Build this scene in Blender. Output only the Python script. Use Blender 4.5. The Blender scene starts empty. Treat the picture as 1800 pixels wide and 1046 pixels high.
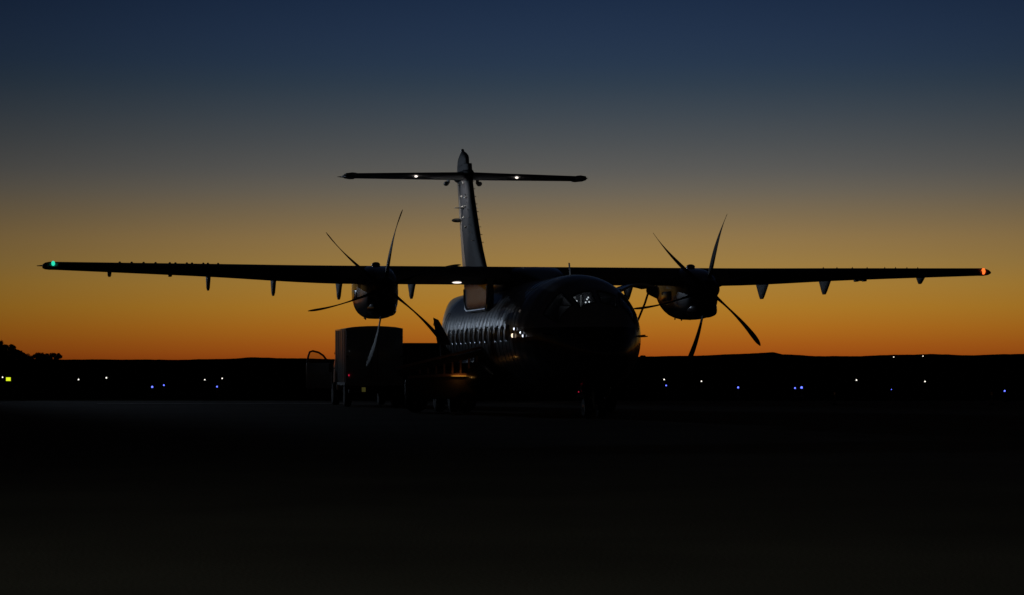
import bpy, bmesh, math, random
from mathutils import Vector, Matrix, noise

random.seed(7)
R = math.radians
SC = bpy.context.scene
COL = SC.collection

# ------------------------------------------------------------------ camera
CAM_H = 1.2
FPX = 4473.0            # focal length in pixels of an 1800 px wide frame
cam = bpy.data.cameras.new('camera')
camo = bpy.data.objects.new('camera', cam)
COL.objects.link(camo)
camo.location = (0, 0, CAM_H)
camo.rotation_euler = (R(90), 0, 0)
cam.sensor_width = 36.0
cam.lens = FPX / 1800 * 36
cam.shift_y = (642 - 523) / 1800
cam.clip_start = 0.5
cam.clip_end = 60000
SC.camera = camo

# ------------------------------------------------------------------ dusk sky
def lin(c):
    return tuple(((v / 255) / 12.92 if v / 255 <= 0.04045 else ((v / 255 + 0.055) / 1.055) ** 2.4) for v in c)

world = bpy.data.worlds.new('World')
SC.world = world
world.use_nodes = True
wn = world.node_tree
for n in list(wn.nodes):
    wn.nodes.remove(n)
def N(t, **k):
    n = wn.nodes.new(t)
    for a, b in k.items():
        setattr(n, a, b)
    return n
out = N('ShaderNodeOutputWorld')
bg = N('ShaderNodeBackground')
tc = N('ShaderNodeTexCoord')
sep = N('ShaderNodeSeparateXYZ')
wn.links.new(tc.outputs['Generated'], sep.inputs[0])
# elevation (radians) -> colour of the twilight arch: orange at the rim, night blue overhead
asin = N('ShaderNodeMath', operation='ARCSINE')
wn.links.new(sep.outputs['Z'], asin.inputs[0])
sq = N('ShaderNodeMath', operation='MULTIPLY')
sq.inputs[1].default_value = 1 / (math.pi / 2)
wn.links.new(asin.outputs[0], sq.inputs[0])
mx = N('ShaderNodeMath', operation='MAXIMUM')
mx.inputs[1].default_value = 0.0
wn.links.new(sq.outputs[0], mx.inputs[0])
root = N('ShaderNodeMath', operation='POWER')      # spread the low sky over the ramp
root.inputs[1].default_value = 0.5
wn.links.new(mx.outputs[0], root.inputs[0])
ramp = N('ShaderNodeValToRGB')
wn.links.new(root.outputs[0], ramp.inputs[0])
SKY = [(640, (135, 58, 14)), (625, (156, 76, 20)), (604, (165, 90, 24)), (575, (172, 107, 30)), (540, (173, 121, 40)),
       (500, (168, 126, 54)), (465, (157, 124, 66)), (420, (145, 118, 74)), (380, (127, 109, 80)), (335, (106, 99, 87)),
       (300, (91, 90, 87)), (250, (76, 80, 83)), (200, (62, 71, 80)), (150, (48, 62, 77)), (110, (40, 56, 77)),
       (60, (35, 51, 75)), (0, (29, 45, 70))]
def pos(py):
    return math.sqrt(max(0, math.atan((642 - py) / FPX)) / (math.pi / 2))
stops = [(pos(p), lin(c)) for p, c in SKY]
stops += [(math.sqrt(14 / 90), lin((20, 30, 50))), (math.sqrt(24 / 90), lin((11, 16, 27))), (math.sqrt(45 / 90), lin((5, 7, 12))), (1.0, lin((3, 4, 7)))]
cr = ramp.color_ramp
while len(cr.elements) < len(stops):
    cr.elements.new(0.5)
for e, (p, c) in zip(cr.elements, stops):
    e.position = p
    e.color = (*c, 1)
# azimuth: the glow is strongest over the place where the sun went down and fades round the horizon
SUN_AZ = math.atan((1120 - 900) / FPX)
at2 = N('ShaderNodeMath', operation='ARCTAN2')
wn.links.new(sep.outputs['X'], at2.inputs[0])
wn.links.new(sep.outputs['Y'], at2.inputs[1])
sub = N('ShaderNodeMath', operation='SUBTRACT')
sub.inputs[1].default_value = SUN_AZ
wn.links.new(at2.outputs[0], sub.inputs[0])
mul = N('ShaderNodeMath', operation='MULTIPLY')
wn.links.new(sub.outputs[0], mul.inputs[0])
wn.links.new(sub.outputs[0], mul.inputs[1])
dv = N('ShaderNodeMath', operation='MULTIPLY')
dv.inputs[1].default_value = -1 / (R(18.3) ** 2)
wn.links.new(mul.outputs[0], dv.inputs[0])
ex = N('ShaderNodeMath', operation='EXPONENT')
wn.links.new(dv.outputs[0], ex.inputs[0])
ma = N('ShaderNodeMath', operation='MULTIPLY_ADD')
ma.inputs[1].default_value = 0.94
ma.inputs[2].default_value = 0.06
wn.links.new(ex.outputs[0], ma.inputs[0])
wn.links.new(ramp.outputs[0], bg.inputs['Color'])
wn.links.new(ma.outputs[0], bg.inputs['Strength'])
wn.links.new(bg.outputs[0], out.inputs[0])

SC.view_settings.view_transform = 'Standard'
SC.view_settings.look = 'None'
SC.view_settings.exposure = 0
SC.view_settings.gamma = 1
SC.view_settings.use_curve_mapping = False
SC.render.engine = 'CYCLES'

# ------------------------------------------------------------------ materials
def mat(name, col, rough=0.6, metal=0.0, spec=0.4, noise_amt=0.25, scale=6.0, bump=0.0, bscale=40.0, coat=0.0, emit=None, es=0.0):
    m = bpy.data.materials.new(name)
    m.use_nodes = True
    nt = m.node_tree
    b = nt.nodes['Principled BSDF']
    b.inputs['Roughness'].default_value = rough
    b.inputs['Metallic'].default_value = metal
    b.inputs['Specular IOR Level'].default_value = spec
    b.inputs['Coat Weight'].default_value = coat
    b.inputs['Coat Roughness'].default_value = 0.04
    t = nt.nodes.new('ShaderNodeTexCoord')
    nz = nt.nodes.new('ShaderNodeTexNoise')
    nz.inputs['Scale'].default_value = scale
    nz.inputs['Detail'].default_value = 6
    nt.links.new(t.outputs['Object'], nz.inputs['Vector'])
    mixn = nt.nodes.new('ShaderNodeMixRGB')
    mixn.inputs[1].default_value = (*[c * (1 - noise_amt) for c in col], 1)
    mixn.inputs[2].default_value = (*[min(1, c * (1 + noise_amt)) for c in col], 1)
    nt.links.new(nz.outputs['Fac'], mixn.inputs[0])
    nt.links.new(mixn.outputs[0], b.inputs['Base Color'])
    if bump:
        n2 = nt.nodes.new('ShaderNodeTexNoise')
        n2.inputs['Scale'].default_value = bscale
        n2.inputs['Detail'].default_value = 5
        nt.links.new(t.outputs['Object'], n2.inputs['Vector'])
        bp = nt.nodes.new('ShaderNodeBump')
        bp.inputs['Strength'].default_value = bump
        bp.inputs['Distance'].default_value = 0.02
        nt.links.new(n2.outputs['Fac'], bp.inputs['Height'])
        nt.links.new(bp.outputs[0], b.inputs['Normal'])
    if emit:
        b.inputs['Emission Color'].default_value = (*emit, 1)
        b.inputs['Emission Strength'].default_value = es
    return m

def skin_material():
    # glossy airliner paint over slightly quilted sheet metal (frames every half metre)
    m = mat('skin_paint', (0.62, 0.63, 0.66), 0.34, 0, 0.5, 0.12, 2.0, coat=0.35)
    nt = m.node_tree
    b = nt.nodes['Principled BSDF']
    t = nt.nodes.new('ShaderNodeTexCoord')
    # two-tone livery: pale upper fuselage, dark belly below the window line
    sz = nt.nodes.new('ShaderNodeSeparateXYZ')
    nt.links.new(t.outputs['Object'], sz.inputs[0])
    gt = nt.nodes.new('ShaderNodeMath')
    gt.operation = 'GREATER_THAN'
    gt.inputs[1].default_value = 2.05
    nt.links.new(sz.outputs['Z'], gt.inputs[0])
    two = nt.nodes.new('ShaderNodeMixRGB')
    two.inputs[1].default_value = (0.03, 0.032, 0.042, 1)
    pale = b.inputs['Base Color'].links[0].from_socket
    nt.links.new(gt.outputs[0], two.inputs[0])
    nt.links.new(pale, two.inputs[2])
    nt.links.new(two.outputs[0], b.inputs['Base Color'])
    w = nt.nodes.new('ShaderNodeTexWave')
    w.wave_type = 'BANDS'
    w.bands_direction = 'Y'
    w.inputs['Scale'].default_value = 0.52
    w.inputs['Distortion'].default_value = 0.6
    w.inputs['Detail'].default_value = 1.0
    nt.links.new(t.outputs['Object'], w.inputs['Vector'])
    nz = nt.nodes.new('ShaderNodeTexNoise')
    nz.inputs['Scale'].default_value = 2.2
    nt.links.new(t.outputs['Object'], nz.inputs['Vector'])
    add = nt.nodes.new('ShaderNodeMath')
    add.operation = 'ADD'
    nt.links.new(w.outputs['Fac'], add.inputs[0])
    nt.links.new(nz.outputs['Fac'], add.inputs[1])
    bp = nt.nodes.new('ShaderNodeBump')
    bp.inputs['Strength'].default_value = 0.5
    bp.inputs['Distance'].default_value = 0.016
    nt.links.new(add.outputs[0], bp.inputs['Height'])
    nt.links.new(bp.outputs[0], b.inputs['Normal'])
    return m

def glass_material(name, tint=(0.75, 0.8, 0.82)):
    m = bpy.data.materials.new(name)
    m.use_nodes = True
    nt = m.node_tree
    for n in list(nt.nodes):
        nt.nodes.remove(n)
    o = nt.nodes.new('ShaderNodeOutputMaterial')
    tr = nt.nodes.new('ShaderNodeBsdfTransparent')
    tr.inputs[0].default_value = (*tint, 1)
    gl = nt.nodes.new('ShaderNodeBsdfGlossy')
    gl.inputs['Roughness'].default_value = 0.03
    gl.inputs['Color'].default_value = (0.9, 0.9, 0.9, 1)
    fr = nt.nodes.new('ShaderNodeFresnel')
    fr.inputs['IOR'].default_value = 1.45
    mixs = nt.nodes.new('ShaderNodeMixShader')
    nt.links.new(fr.outputs[0], mixs.inputs[0])
    nt.links.new(tr.outputs[0], mixs.inputs[1])
    nt.links.new(gl.outputs[0], mixs.inputs[2])
    nt.links.new(mixs.outputs[0], o.inputs[0])
    return m

M = {}
M['skin'] = skin_material()
M['tail'] = mat('tail_livery', (0.05, 0.052, 0.062), 0.6, 0, 0.1, 0.4, 2.5, 0.12, 3.0)
M['polished'] = mat('polished_fairing_metal', (0.085, 0.105, 0.14), 0.24, 1.0, 0.5, 0.55, 6.0, 0.3, 5.0)
M['rim'] = mat('rim_metal', (0.6, 0.62, 0.65), 0.32, 1.0, 0.5, 0.2, 12)
M['rudder'] = mat('rudder_sheen_paint', (0.34, 0.34, 0.35), 0.42, 0, 0.35, 0.3, 2.0, 0.08, 3.0, coat=0.25)  # paler than the fin: reflected sky put into the colour
M['white_gloss'] = mat('white_gloss_paint', (0.82, 0.82, 0.82), 0.25, 0, 0.6, 0.05, 12)
M['wing'] = mat('wing_paint', (0.30, 0.31, 0.33), 0.6, 0, 0.3, 0.15, 1.5, 0.05)
M['boot'] = mat('de_icing_rubber', (0.018, 0.018, 0.02), 0.55, 0, 0.3, 0.3, 8)
M['nacelle'] = mat('nacelle_paint', (0.12, 0.123, 0.135), 0.3, 0, 0.4, 0.2, 3, 0.05, 9, coat=0.5)
M['blade'] = mat('blade_composite', (0.015, 0.015, 0.016), 0.6, 0, 0.2, 0.3, 10)
M['spinner'] = mat('spinner_paint', (0.03, 0.03, 0.032), 0.45, 0, 0.35, 0.3, 10)
M['metal'] = mat('bare_metal', (0.55, 0.56, 0.58), 0.14, 1.0, 0.5, 0.2, 12)
M['dull'] = mat('dull_metal', (0.16, 0.16, 0.165), 0.5, 0.8, 0.4, 0.3, 14)
M['tyre'] = mat('tyre_rubber', (0.02, 0.02, 0.02), 0.8, 0, 0.2, 0.3, 20, 0.2, 60)
M['dark'] = mat('dark_interior', (0.015, 0.015, 0.016), 0.8, 0, 0.1, 0.2, 5)
M['glass'] = glass_material('window_glass')
M['cabin_pane'] = mat('cabin_pane_dark', (0.012, 0.013, 0.015), 0.08, 0, 0.5, 0.1, 5)
M['seat'] = mat('cockpit_seat_fabric', (0.12, 0.12, 0.13), 0.9, 0, 0.1, 0.3, 20)
M['van'] = mat('van_paint', (0.40, 0.385, 0.37), 0.3, 0, 0.5, 0.2, 3, 0.04, coat=0.7)
M['van_trim'] = mat('van_trim', (0.03, 0.03, 0.03), 0.6, 0, 0.3, 0.2, 9)
M['plate'] = mat('plate_yellow_glow', (0.6, 0.55, 0.12), 0.5, 0, 0.3, 0.1, 9, emit=(0.55, 0.5, 0.12), es=0.06)  # faint glow added, the plate itself being no lamp
M['loader'] = mat('loader_paint', (0.55, 0.28, 0.2), 0.35, 0, 0.5, 0.3, 4, 0.05)
M['belt'] = mat('belt_rubber', (0.025, 0.024, 0.024), 0.8, 0, 0.2, 0.3, 20)
M['cart'] = mat('cart_paint', (0.10, 0.07, 0.06), 0.6, 0, 0.3, 0.3, 5)
M['curtain'] = mat('cart_curtain', (0.09, 0.055, 0.05), 0.9, 0, 0.1, 0.3, 8, 0.2, 20)
M['asphalt'] = mat('apron_asphalt', (0.04, 0.04, 0.038), 0.95, 0, 0.05, 0.6, 0.35, 0.5, 30)
M['grass'] = mat('dry_grass_ground', (0.035, 0.037, 0.02), 1.0, 0, 0.0, 0.4, 0.05, 0.5, 3)
M['hill'] = mat('hill_scrub', (0.03, 0.032, 0.026), 1.0, 0, 0.0, 0.4, 0.004)
M['leaf'] = mat('gum_leaves', (0.035, 0.045, 0.022), 0.8, 0, 0.1, 0.4, 0.8)
M['bark'] = mat('gum_bark', (0.09, 0.075, 0.06), 0.9, 0, 0.1, 0.3, 3)
M['post'] = mat('post_paint', (0.14, 0.14, 0.14), 0.6, 0, 0.3, 0.2, 8)
def lamp_mat(name, col, s):
    return mat(name, (0.02, 0.02, 0.02), 0.4, 0, 0.3, 0.05, 5, emit=col, es=s)
M['green_lamp'] = lamp_mat('green_lamp', (0.02, 0.62, 0.38), 1.3)
M['red_lamp'] = lamp_mat('red_lamp', (1.0, 0.13, 0.02), 2.0)
M['white_lamp'] = lamp_mat('white_lamp', (1.0, 0.88, 0.78), 1.6)
M['cool_glint'] = lamp_mat('cool_glint', (0.80, 0.86, 1.0), 1.6)  # glow for the added flank glints, cool and warm
M['warm_glint'] = lamp_mat('warm_glint', (1.0, 0.78, 0.55), 1.6)
M['blue_lamp'] = lamp_mat('blue_taxiway_lamp', (0.10, 0.14, 1.0), 3.0)
M['field_lamp'] = lamp_mat('white_field_lamp', (1.0, 0.95, 0.85), 1.6)
M['far_lamp'] = lamp_mat('far_lamp', (1.0, 0.9, 0.75), 1.4)
M['sign_lamp'] = lamp_mat('yellow_sign_face', (0.80, 0.95, 0.02), 1.0)
M['tail_lamp'] = lamp_mat('tail_lamp', (0.8, 0.02, 0.08), 0.45)
M['amber_lamp'] = lamp_mat('amber_lamp', (1.0, 0.40, 0.05), .4)
M['panel_lamp'] = lamp_mat('instrument_glow', (0.8, 0.85, 0.9), 0.9)
M['flood_lens'] = lamp_mat('floodlight_lens', (0.85, 0.92, 1.0), 30.0)

# ------------------------------------------------------------------ mesh helpers
class MB:
    def __init__(s):
        s.v = []
        s.f = []
    def add(s, vs, fs):
        o = len(s.v)
        s.v += [tuple(v) for v in vs]
        s.f += [tuple(i + o for i in f) for f in fs]
        return s
    def box(s, c, d, rot=None, taper=None, bev=0.0):
        cx, cy, cz = c
        hx, hy, hz = d[0] / 2, d[1] / 2, d[2] / 2
        b = min(bev, hx * .9, hy * .9, hz * .9)
        if b <= 0:
            vs = [Vector((x * hx, y * hy, z * hz)) for x in (-1, 1) for y in (-1, 1) for z in (-1, 1)]
            fs = [(0, 1, 3, 2), (4, 6, 7, 5), (0, 4, 5, 1), (2, 3, 7, 6), (0, 2, 6, 4), (1, 5, 7, 3)]
        else:
            bm = bmesh.new()
            bmesh.ops.create_cube(bm, size=1)
            for v in bm.verts:
                v.co = Vector((v.co.x * 2 * hx, v.co.y * 2 * hy, v.co.z * 2 * hz))
            bmesh.ops.bevel(bm, geom=list(bm.edges), offset=b, segments=2, affect='EDGES', profile=0.5)
            bm.verts.index_update()
            vs = [v.co.copy() for v in bm.verts]
            fs = [tuple(v.index for v in f.verts) for f in bm.faces]
            bm.free()
        if taper:
            for v in vs:
                if v.z > 0:
                    v.x *= taper[0]
                    v.y *= taper[1]
        if rot is not None:
            vs = [rot @ v for v in vs]
        return s.add([v + Vector(c) for v in vs], fs)
    def loft(s, rings, cap=True):
        n = len(rings[0])
        o = len(s.v)
        fs = []
        for k in range(len(rings) - 1):
            for i in range(n):
                j = (i + 1) % n
                fs.append((k * n + i, k * n + j, (k + 1) * n + j, (k + 1) * n + i))
        if cap:
            fs.append(tuple(reversed(range(n))))
            fs.append(tuple((len(rings) - 1) * n + i for i in range(n)))
        return s.add([p for r in rings for p in r], fs)
    def tube(s, path, rad, n=10, cap=True):
        path = [Vector(p) for p in path]
        rads = rad if isinstance(rad, (list, tuple)) else [rad] * len(path)
        rings = []
        up = None
        for i, p in enumerate(path):
            t = (path[min(i + 1, len(path) - 1)] - path[max(i - 1, 0)]).normalized()
            if up is None:
                up = Vector((0, 0, 1)) if abs(t.z) < 0.9 else Vector((1, 0, 0))
            a = t.cross(up).normalized()
            b = a.cross(t).normalized()
            up = b
            rings.append([p + (a * math.cos(q) + b * math.sin(q)) * rads[i] for q in [2 * math.pi * k / n for k in range(n)]])
        return s.loft(rings, cap)
    def lathe(s, prof, origin=(0, 0, 0), axis='z', n=24):
        # prof: list of (radius, height along axis)
        o = Vector(origin)
        rings = []
        for r, h in prof:
            ring = []
            for k in range(n):
                q = 2 * math.pi * k / n
                c, d = r * math.cos(q), r * math.sin(q)
                v = {'z': (c, d, h), 'y': (c, h, d), 'x': (h, c, d)}[axis]
                ring.append(o + Vector(v))
            rings.append(ring)
        return s.loft(rings, True)
    def ellipsoid(s, c, r, n=14, m=8):
        rings = []
        for i in range(1, m):
            a = math.pi * i / m
            rings.append([(c[0] + r[0] * math.sin(a) * math.cos(2 * math.pi * k / n), c[1] + r[1] * math.sin(a) * math.sin(2 * math.pi * k / n), c[2] + r[2] * math.cos(a)) for k in range(n)])
        return s.loft(rings, True)
    def build(s, name, m, parent=None, smooth=True, link=True):
        me = bpy.data.meshes.new(name)
        me.from_pydata(s.v, [], s.f)
        bm = bmesh.new()
        bm.from_mesh(me)
        bmesh.ops.recalc_face_normals(bm, faces=bm.faces)
        bm.to_mesh(me)
        bm.free()
        me.materials.append(m)
        if smooth:
            for p in me.polygons:
                p.use_smooth = True
            try:
                me.set_sharp_from_angle(angle=R(38))
            except Exception:
                pass
        ob = bpy.data.objects.new(name, me)
        COL.objects.link(ob)
        if parent:
            ob.parent = parent
        return ob

def empty(name, loc=(0, 0, 0), rz=0.0):
    o = bpy.data.objects.new(name, None)
    o.empty_display_size = 0.2
    COL.objects.link(o)
    o.location = loc
    o.rotation_euler = (0, 0, rz)
    return o
def tag(o, label, cat, group=None):
    o['label'] = label
    o['category'] = cat
    if group:
        o['group'] = group
    return o
def copy_part(src, parent, loc=None, rot=None):
    c = src.copy()
    COL.objects.link(c)
    c.parent = parent
    if loc is not None:
        c.location = loc
    if rot is not None:
        c.rotation_euler = rot
    return c
def interp(tab, y):
    # smooth (cubic hermite, finite differences) interpolation of rows (y, a, b, c...)
    if y <= tab[0][0]:
        return tab[0][1:]
    if y >= tab[-1][0]:
        return tab[-1][1:]
    for k in range(len(tab) - 1):
        if tab[k][0] <= y <= tab[k + 1][0]:
            break
    p0, p1 = tab[max(k - 1, 0)], tab[k]
    p2, p3 = tab[k + 1], tab[min(k + 2, len(tab) - 1)]
    h = p2[0] - p1[0]
    t = (y - p1[0]) / h
    res = []
    for i in range(1, len(p1)):
        d = (p2[i] - p1[i]) / h
        da = (p1[i] - p0[i]) / (p1[0] - p0[0]) if p1 is not p0 else d
        db = (p3[i] - p2[i]) / (p3[0] - p2[0]) if p3 is not p2 else d
        m1 = 0 if d * da <= 0 else 2 * d * da / (d + da)
        m2 = 0 if d * db <= 0 else 2 * d * db / (d + db)
        res.append((2*t**3 - 3*t**2 + 1) * p1[i] + (t**3 - 2*t**2 + t) * h * m1 + (-2*t**3 + 3*t**2) * p2[i] + (t**3 - t**2) * h * m2)
    return res

# where a thing stands, from its place in the view and its distance
def place(px, depth):
    return (px - 900) / FPX * depth
def height(py, depth):
    return CAM_H + (642 - py) / FPX * depth

# ------------------------------------------------------------------ ground, hills
def sheet(name, x0, x1, y0, y1, z, m, nx=1, ny=1):
    b = MB()
    vs = [(x0 + (x1 - x0) * i / nx, y0 + (y1 - y0) * j / ny, z) for j in range(ny + 1) for i in range(nx + 1)]
    fs = [(j * (nx + 1) + i, j * (nx + 1) + i + 1, (j + 1) * (nx + 1) + i + 1, (j + 1) * (nx + 1) + i) for j in range(ny) for i in range(nx)]
    o = b.add(vs, fs).build(name, m, smooth=False)
    o['kind'] = 'structure'
    return o
sheet('ground', -20000, 20000, -20000, 20000, -0.006, M['grass'])
sheet('apron', -260, 260, -60, 86, 0.0, M['asphalt'])

M['line'] = mat('lit_strip_tone', (0.42, 0.42, 0.40), 0.8, 0, 0.1, 0.5, 2.0)
sheet('lit_strip', -13, -5.2, 79.6, 80.1, 0.004, M['line'])  # pale strip added to paint the floodlit streak on the apron

RIDGE = [(-900, 629), (-400, 633), (0, 633), (110, 632), (300, 632), (420, 630), (440, 628.6), (470, 629), (530, 630), (620, 631), (800, 630),
         (1000, 628), (1110, 627), (1200, 625.2), (1240, 624.6), (1280, 622.8), (1330, 620.8), (1360, 619.6), (1371, 622.6), (1400, 623.6), (1440, 625.8),
         (1500, 626), (1570, 623.8), (1620, 623), (1640, 622.6), (1700, 624), (1800, 621.8), (2200, 619), (2900, 622)]
def hills():
    b = MB()
    D0 = 3200.0
    nx, rows = 1700, [(2300, 0.0), (2600, .18), (2850, .5), (3050, .82), (3200, 1.0), (3400, .93), (3800, .6), (4400, 0.0)]
    vs, fs = [], []
    for d, k in rows:
        for i in range(nx + 1):
            px = -900 + 3800 * i / nx
            top = CAM_H + (642 - interp(RIDGE, px)[0]) / FPX * D0
            x = (px - 900) / FPX * D0 * (0.75 + 0.25 * d / D0)
            z = top * k + (noise.noise(Vector((x * .02, d * .01, 0))) * 1.3 + noise.noise(Vector((x * .09, d * .03, 5))) * .45 + noise.noise(Vector((x * .45, d * .2, 9))) * .35) * (k if k < 1 else .7)
            vs.append((x, d, max(z, -1.0) if 0 < k else -1.0))
    for j in range(len(rows) - 1):
        for i in range(nx):
            a = j * (nx + 1) + i
            fs.append((a, a + 1, a + nx + 2, a + nx + 1))
    o = b.add(vs, fs).build('hills', M['hill'])
    o['kind'] = 'structure'
hills()

# ------------------------------------------------------------------ the aircraft
TH = R(10.1)
AC = empty('turboprop_airliner', (0.495, 65.0, 0), TH)
tag(AC, 'dark twin engine high wing turboprop airliner parked nose towards the viewer on the apron', 'aircraft')

FUS = [(-9.56, .02, .02, 1.46), (-9.46, .20, .18, 1.46), (-9.25, .40, .37, 1.48), (-8.9, .58, .60, 1.53), (-8.4, .81, .86, 1.62),
       (-7.9, 1.00, 1.06, 1.71), (-7.3, 1.18, 1.25, 1.79), (-6.7, 1.31, 1.37, 1.85), (-6.1, 1.39, 1.42, 1.875), (-5.5, 1.4325, 1.4325, 1.88),
       (4.6, 1.4325, 1.4325, 1.88), (5.5, 1.41, 1.385, 1.925), (6.6, 1.32, 1.26, 2.045), (8.0, 1.11, 1.02, 2.27), (9.6, .82, .74, 2.54),
       (11.0, .54, .48, 2.79), (12.2, .28, .26, 2.98), (12.9, .10, .12, 3.07), (13.0, .02, .02, 3.08)]
def fus_pt(y, a, off=0.0):
    hw, hh, zc = interp(FUS, y)
    return Vector(((hw + off) * math.cos(a), y, zc + (hh + off) * math.sin(a)))
PANES = [(-8.22, -7.68, 62, 86), (-8.22, -7.68, 94, 118), (-8.0, -7.25, 26, 56), (-8.0, -7.25, 124, 154)]
def fuselage():
    ys = set([-9.56, -9.54, -9.5, -9.46, -9.4, -9.3, 12.95, 13.0])
    y = -9.2
    while y < 12.9:
        ys.add(round(y, 3))
        y += 0.15 if (y < -5.4 or y > 4.5) else 0.5
    for p in PANES:
        ys.add(p[0]); ys.add(p[1])
    ys = sorted(ys)
    an = set(range(0, 360, 5))
    for p in PANES:
        an.add(p[2]); an.add(p[3])
    an = sorted(an)
    n = len(an)
    b = MB()
    vs = [fus_pt(y, R(a)) for y in ys for a in an]
    fs = []
    def inpane(yc, ac):
        return any(p[0] < yc < p[1] and p[2] < ac < p[3] for p in PANES)
    for k in range(len(ys) - 1):
        for i in range(n):
            j = (i + 1) % n
            a2 = an[j] if j else 360
            if inpane((ys[k] + ys[k + 1]) / 2, (an[i] + a2) / 2):
                continue
            fs.append((k * n + i, k * n + j, (k + 1) * n + j, (k + 1) * n + i))
    fs.append(tuple(range(n)))
    fs.append(tuple((len(ys) - 1) * n + i for i in range(n)))
    return b.add(vs, fs).build('fuselage', M['skin'], AC)
FU = fuselage()
# cockpit glazing, frame and what can be seen behind it
for (y0, y1, a0, a1) in PANES:
    b = MB()
    nu = 8
    vs = [fus_pt(y0 + (y1 - y0) * j / nu, R(a0 + (a1 - a0) * i / nu), -0.012) for j in range(nu + 1) for i in range(nu + 1)]
    fs = [(j * (nu + 1) + i, j * (nu + 1) + i + 1, (j + 1) * (nu + 1) + i + 1, (j + 1) * (nu + 1) + i) for j in range(nu) for i in range(nu)]
    pane = b.add(vs, fs).build('cockpit_window', M['glass'], AC)
    edge = [(y0 + (y1 - y0) * t / 6, a0) for t in range(6)] + [(y1, a0 + (a1 - a0) * t / 6) for t in range(6)] + [(y1 - (y1 - y0) * t / 6, a1) for t in range(6)] + [(y0, a1 - (a1 - a0) * t / 6) for t in range(7)]
    MB().tube([fus_pt(y, R(a), 0.004) for y, a in edge], 0.022, 6).build('window_frame', M['dull'], pane)
b = MB()
b.add([fus_pt(-6.75, R(a), -0.03) for a in range(0, 360, 12)], [tuple(range(30))])
bulk = b.build('cockpit_bulkhead', M['seat'], AC)
for sx in (-.45, .45):
    s = MB()
    s.box((sx, -7.15, 1.85), (.46, .48, .12), bev=.04)
    s.box((sx, -6.93, 2.20), (.44, .12, .70), bev=.05)
    s.box((sx, -6.92, 2.66), (.26, .10, .22), bev=.04)
    s.build('pilot_seat', M['seat'], AC)
s = MB()
s.box((0, -7.95, 2.02), (1.5, .25, .36), bev=.04)
pan = s.build('instrument_panel', M['dark'], AC)
for (x, z) in [(.02, 2.76), (.07, 2.70), (-.01, 2.69), (.05, 2.80), (-.22, 2.72)]:
    MB().ellipsoid((x, -6.85, z - .05), (.018, .01, .02), 8, 6).build('instrument_lamp', M['panel_lamp'], pan)
MB().box((-.12, -6.86, 2.68), (.035, .02, .26)).build('door_post', M['white_gloss'], bulk)
MB().box((-.27, -6.86, 2.66), (.05, .02, .22)).build('circuit_panel', M['white_gloss'], bulk)
cl = bpy.data.lights.new('cockpit_dome_lamp', 'POINT')
cl.energy = 0.4
cl.color = (.9, .95, 1)
cl.shadow_soft_size = .05
clo = bpy.data.objects.new('cockpit_dome_lamp', cl)
COL.objects.link(clo)
clo.parent = AC
clo.location = (-.3, -7.2, 2.85)

# cabin windows: raised metal rim and a dark pane
def window_meshes():
    hw, hh, rr = .135, .19, .09
    pts = []
    for k in range(20):
        q = 2 * math.pi * k / 20
        c, d = math.cos(q), math.sin(q)
        e = 0.55
        pts.append((hw * math.copysign(abs(c) ** e, c), hh * math.copysign(abs(d) ** e, d)))
    def on(s, t, off):
        z = 0.07 + t
        return Vector((math.sqrt((1.4325 + off) ** 2 - z * z), s, z))
    f = MB()
    f.tube([on(s, t, .004) for s, t in pts + pts[:2]], .026, 8, False)
    p = MB()
    vs = [on(s * .97, t * .97, .010) for s, t in pts] + [on(0, 0, .010)]
    p.add(vs, [(i, (i + 1) % 20, 20) for i in range(20)])
    return f, p
wf, wp = window_meshes()
WINS = [-4.55 + .76 * k for k in range(13)]
w0 = None
for side in (0, 1):
    for y in WINS:
        if side == 0 and y < -4.0:
            continue
        if w0 is None:
            w0 = wf.build('cabin_window', M['rim'], AC)
            p0 = wp.build('pane', M['cabin_pane'], w0)
            w = w0
        else:
            w = copy_part(w0, AC)
            copy_part(p0, w)
        w.location = (0, y, 1.88)
        w.rotation_euler = (0, 0, math.pi if side else 0)

# skin lap joints: proud circumferential straps
for y in [-5.3 + .507 * k for k in range(23)]:
    rings = [[fus_pt(y + dy, 2 * math.pi * k / 64, o) for k in range(64)] for dy, o in ((-.045, -.01), (-.035, .009), (.035, .009), (.045, -.01))]
    MB().loft(rings, False).build('skin_joint', M['skin'], FU)

# open cargo door on the port side, with its stay, and the dark doorway it leaves
b = MB()
y0, y1 = -5.6, -4.3
vs, fs = [], []
for o in (.004, .012):
    vs += [fus_pt(y, R(a), o) for y in (y0, y1) for a in range(-30, 41, 5)]
n = 15
for i in range(n - 1):
    fs.append((2 * n + i, 2 * n + i + 1, 3 * n + i + 1, 3 * n + i))
b.add(vs, fs).build('cargo_doorway', M['dark'], AC)
b = MB()
HX, HZ = 1.10, 2.86
def door_pt(t, y, o):
    # the curved panel swung up about its top edge
    a = R(8) + t * 0.62
    return Vector((HX + .02 + t * .78 * math.cos(R(10)) , y, HZ + .06 + .10 * math.sin(t * math.pi) + t * .10 + o))
rings = []
for k in range(9):
    t = k / 8
    rings.append([door_pt(t, y0, 0), door_pt(t, y1, 0), door_pt(t, y1, .07 * (1 - .3 * t)), door_pt(t, y0, .07 * (1 - .3 * t))])
cd = b.loft(rings).build('cargo_door', M['skin'], AC)
MB().tube([(1.50, y1 + .05, 2.96), (1.40, y1 + .05, 2.35)], .014, 8).build('door_stay', M['dull'], cd)

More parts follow.
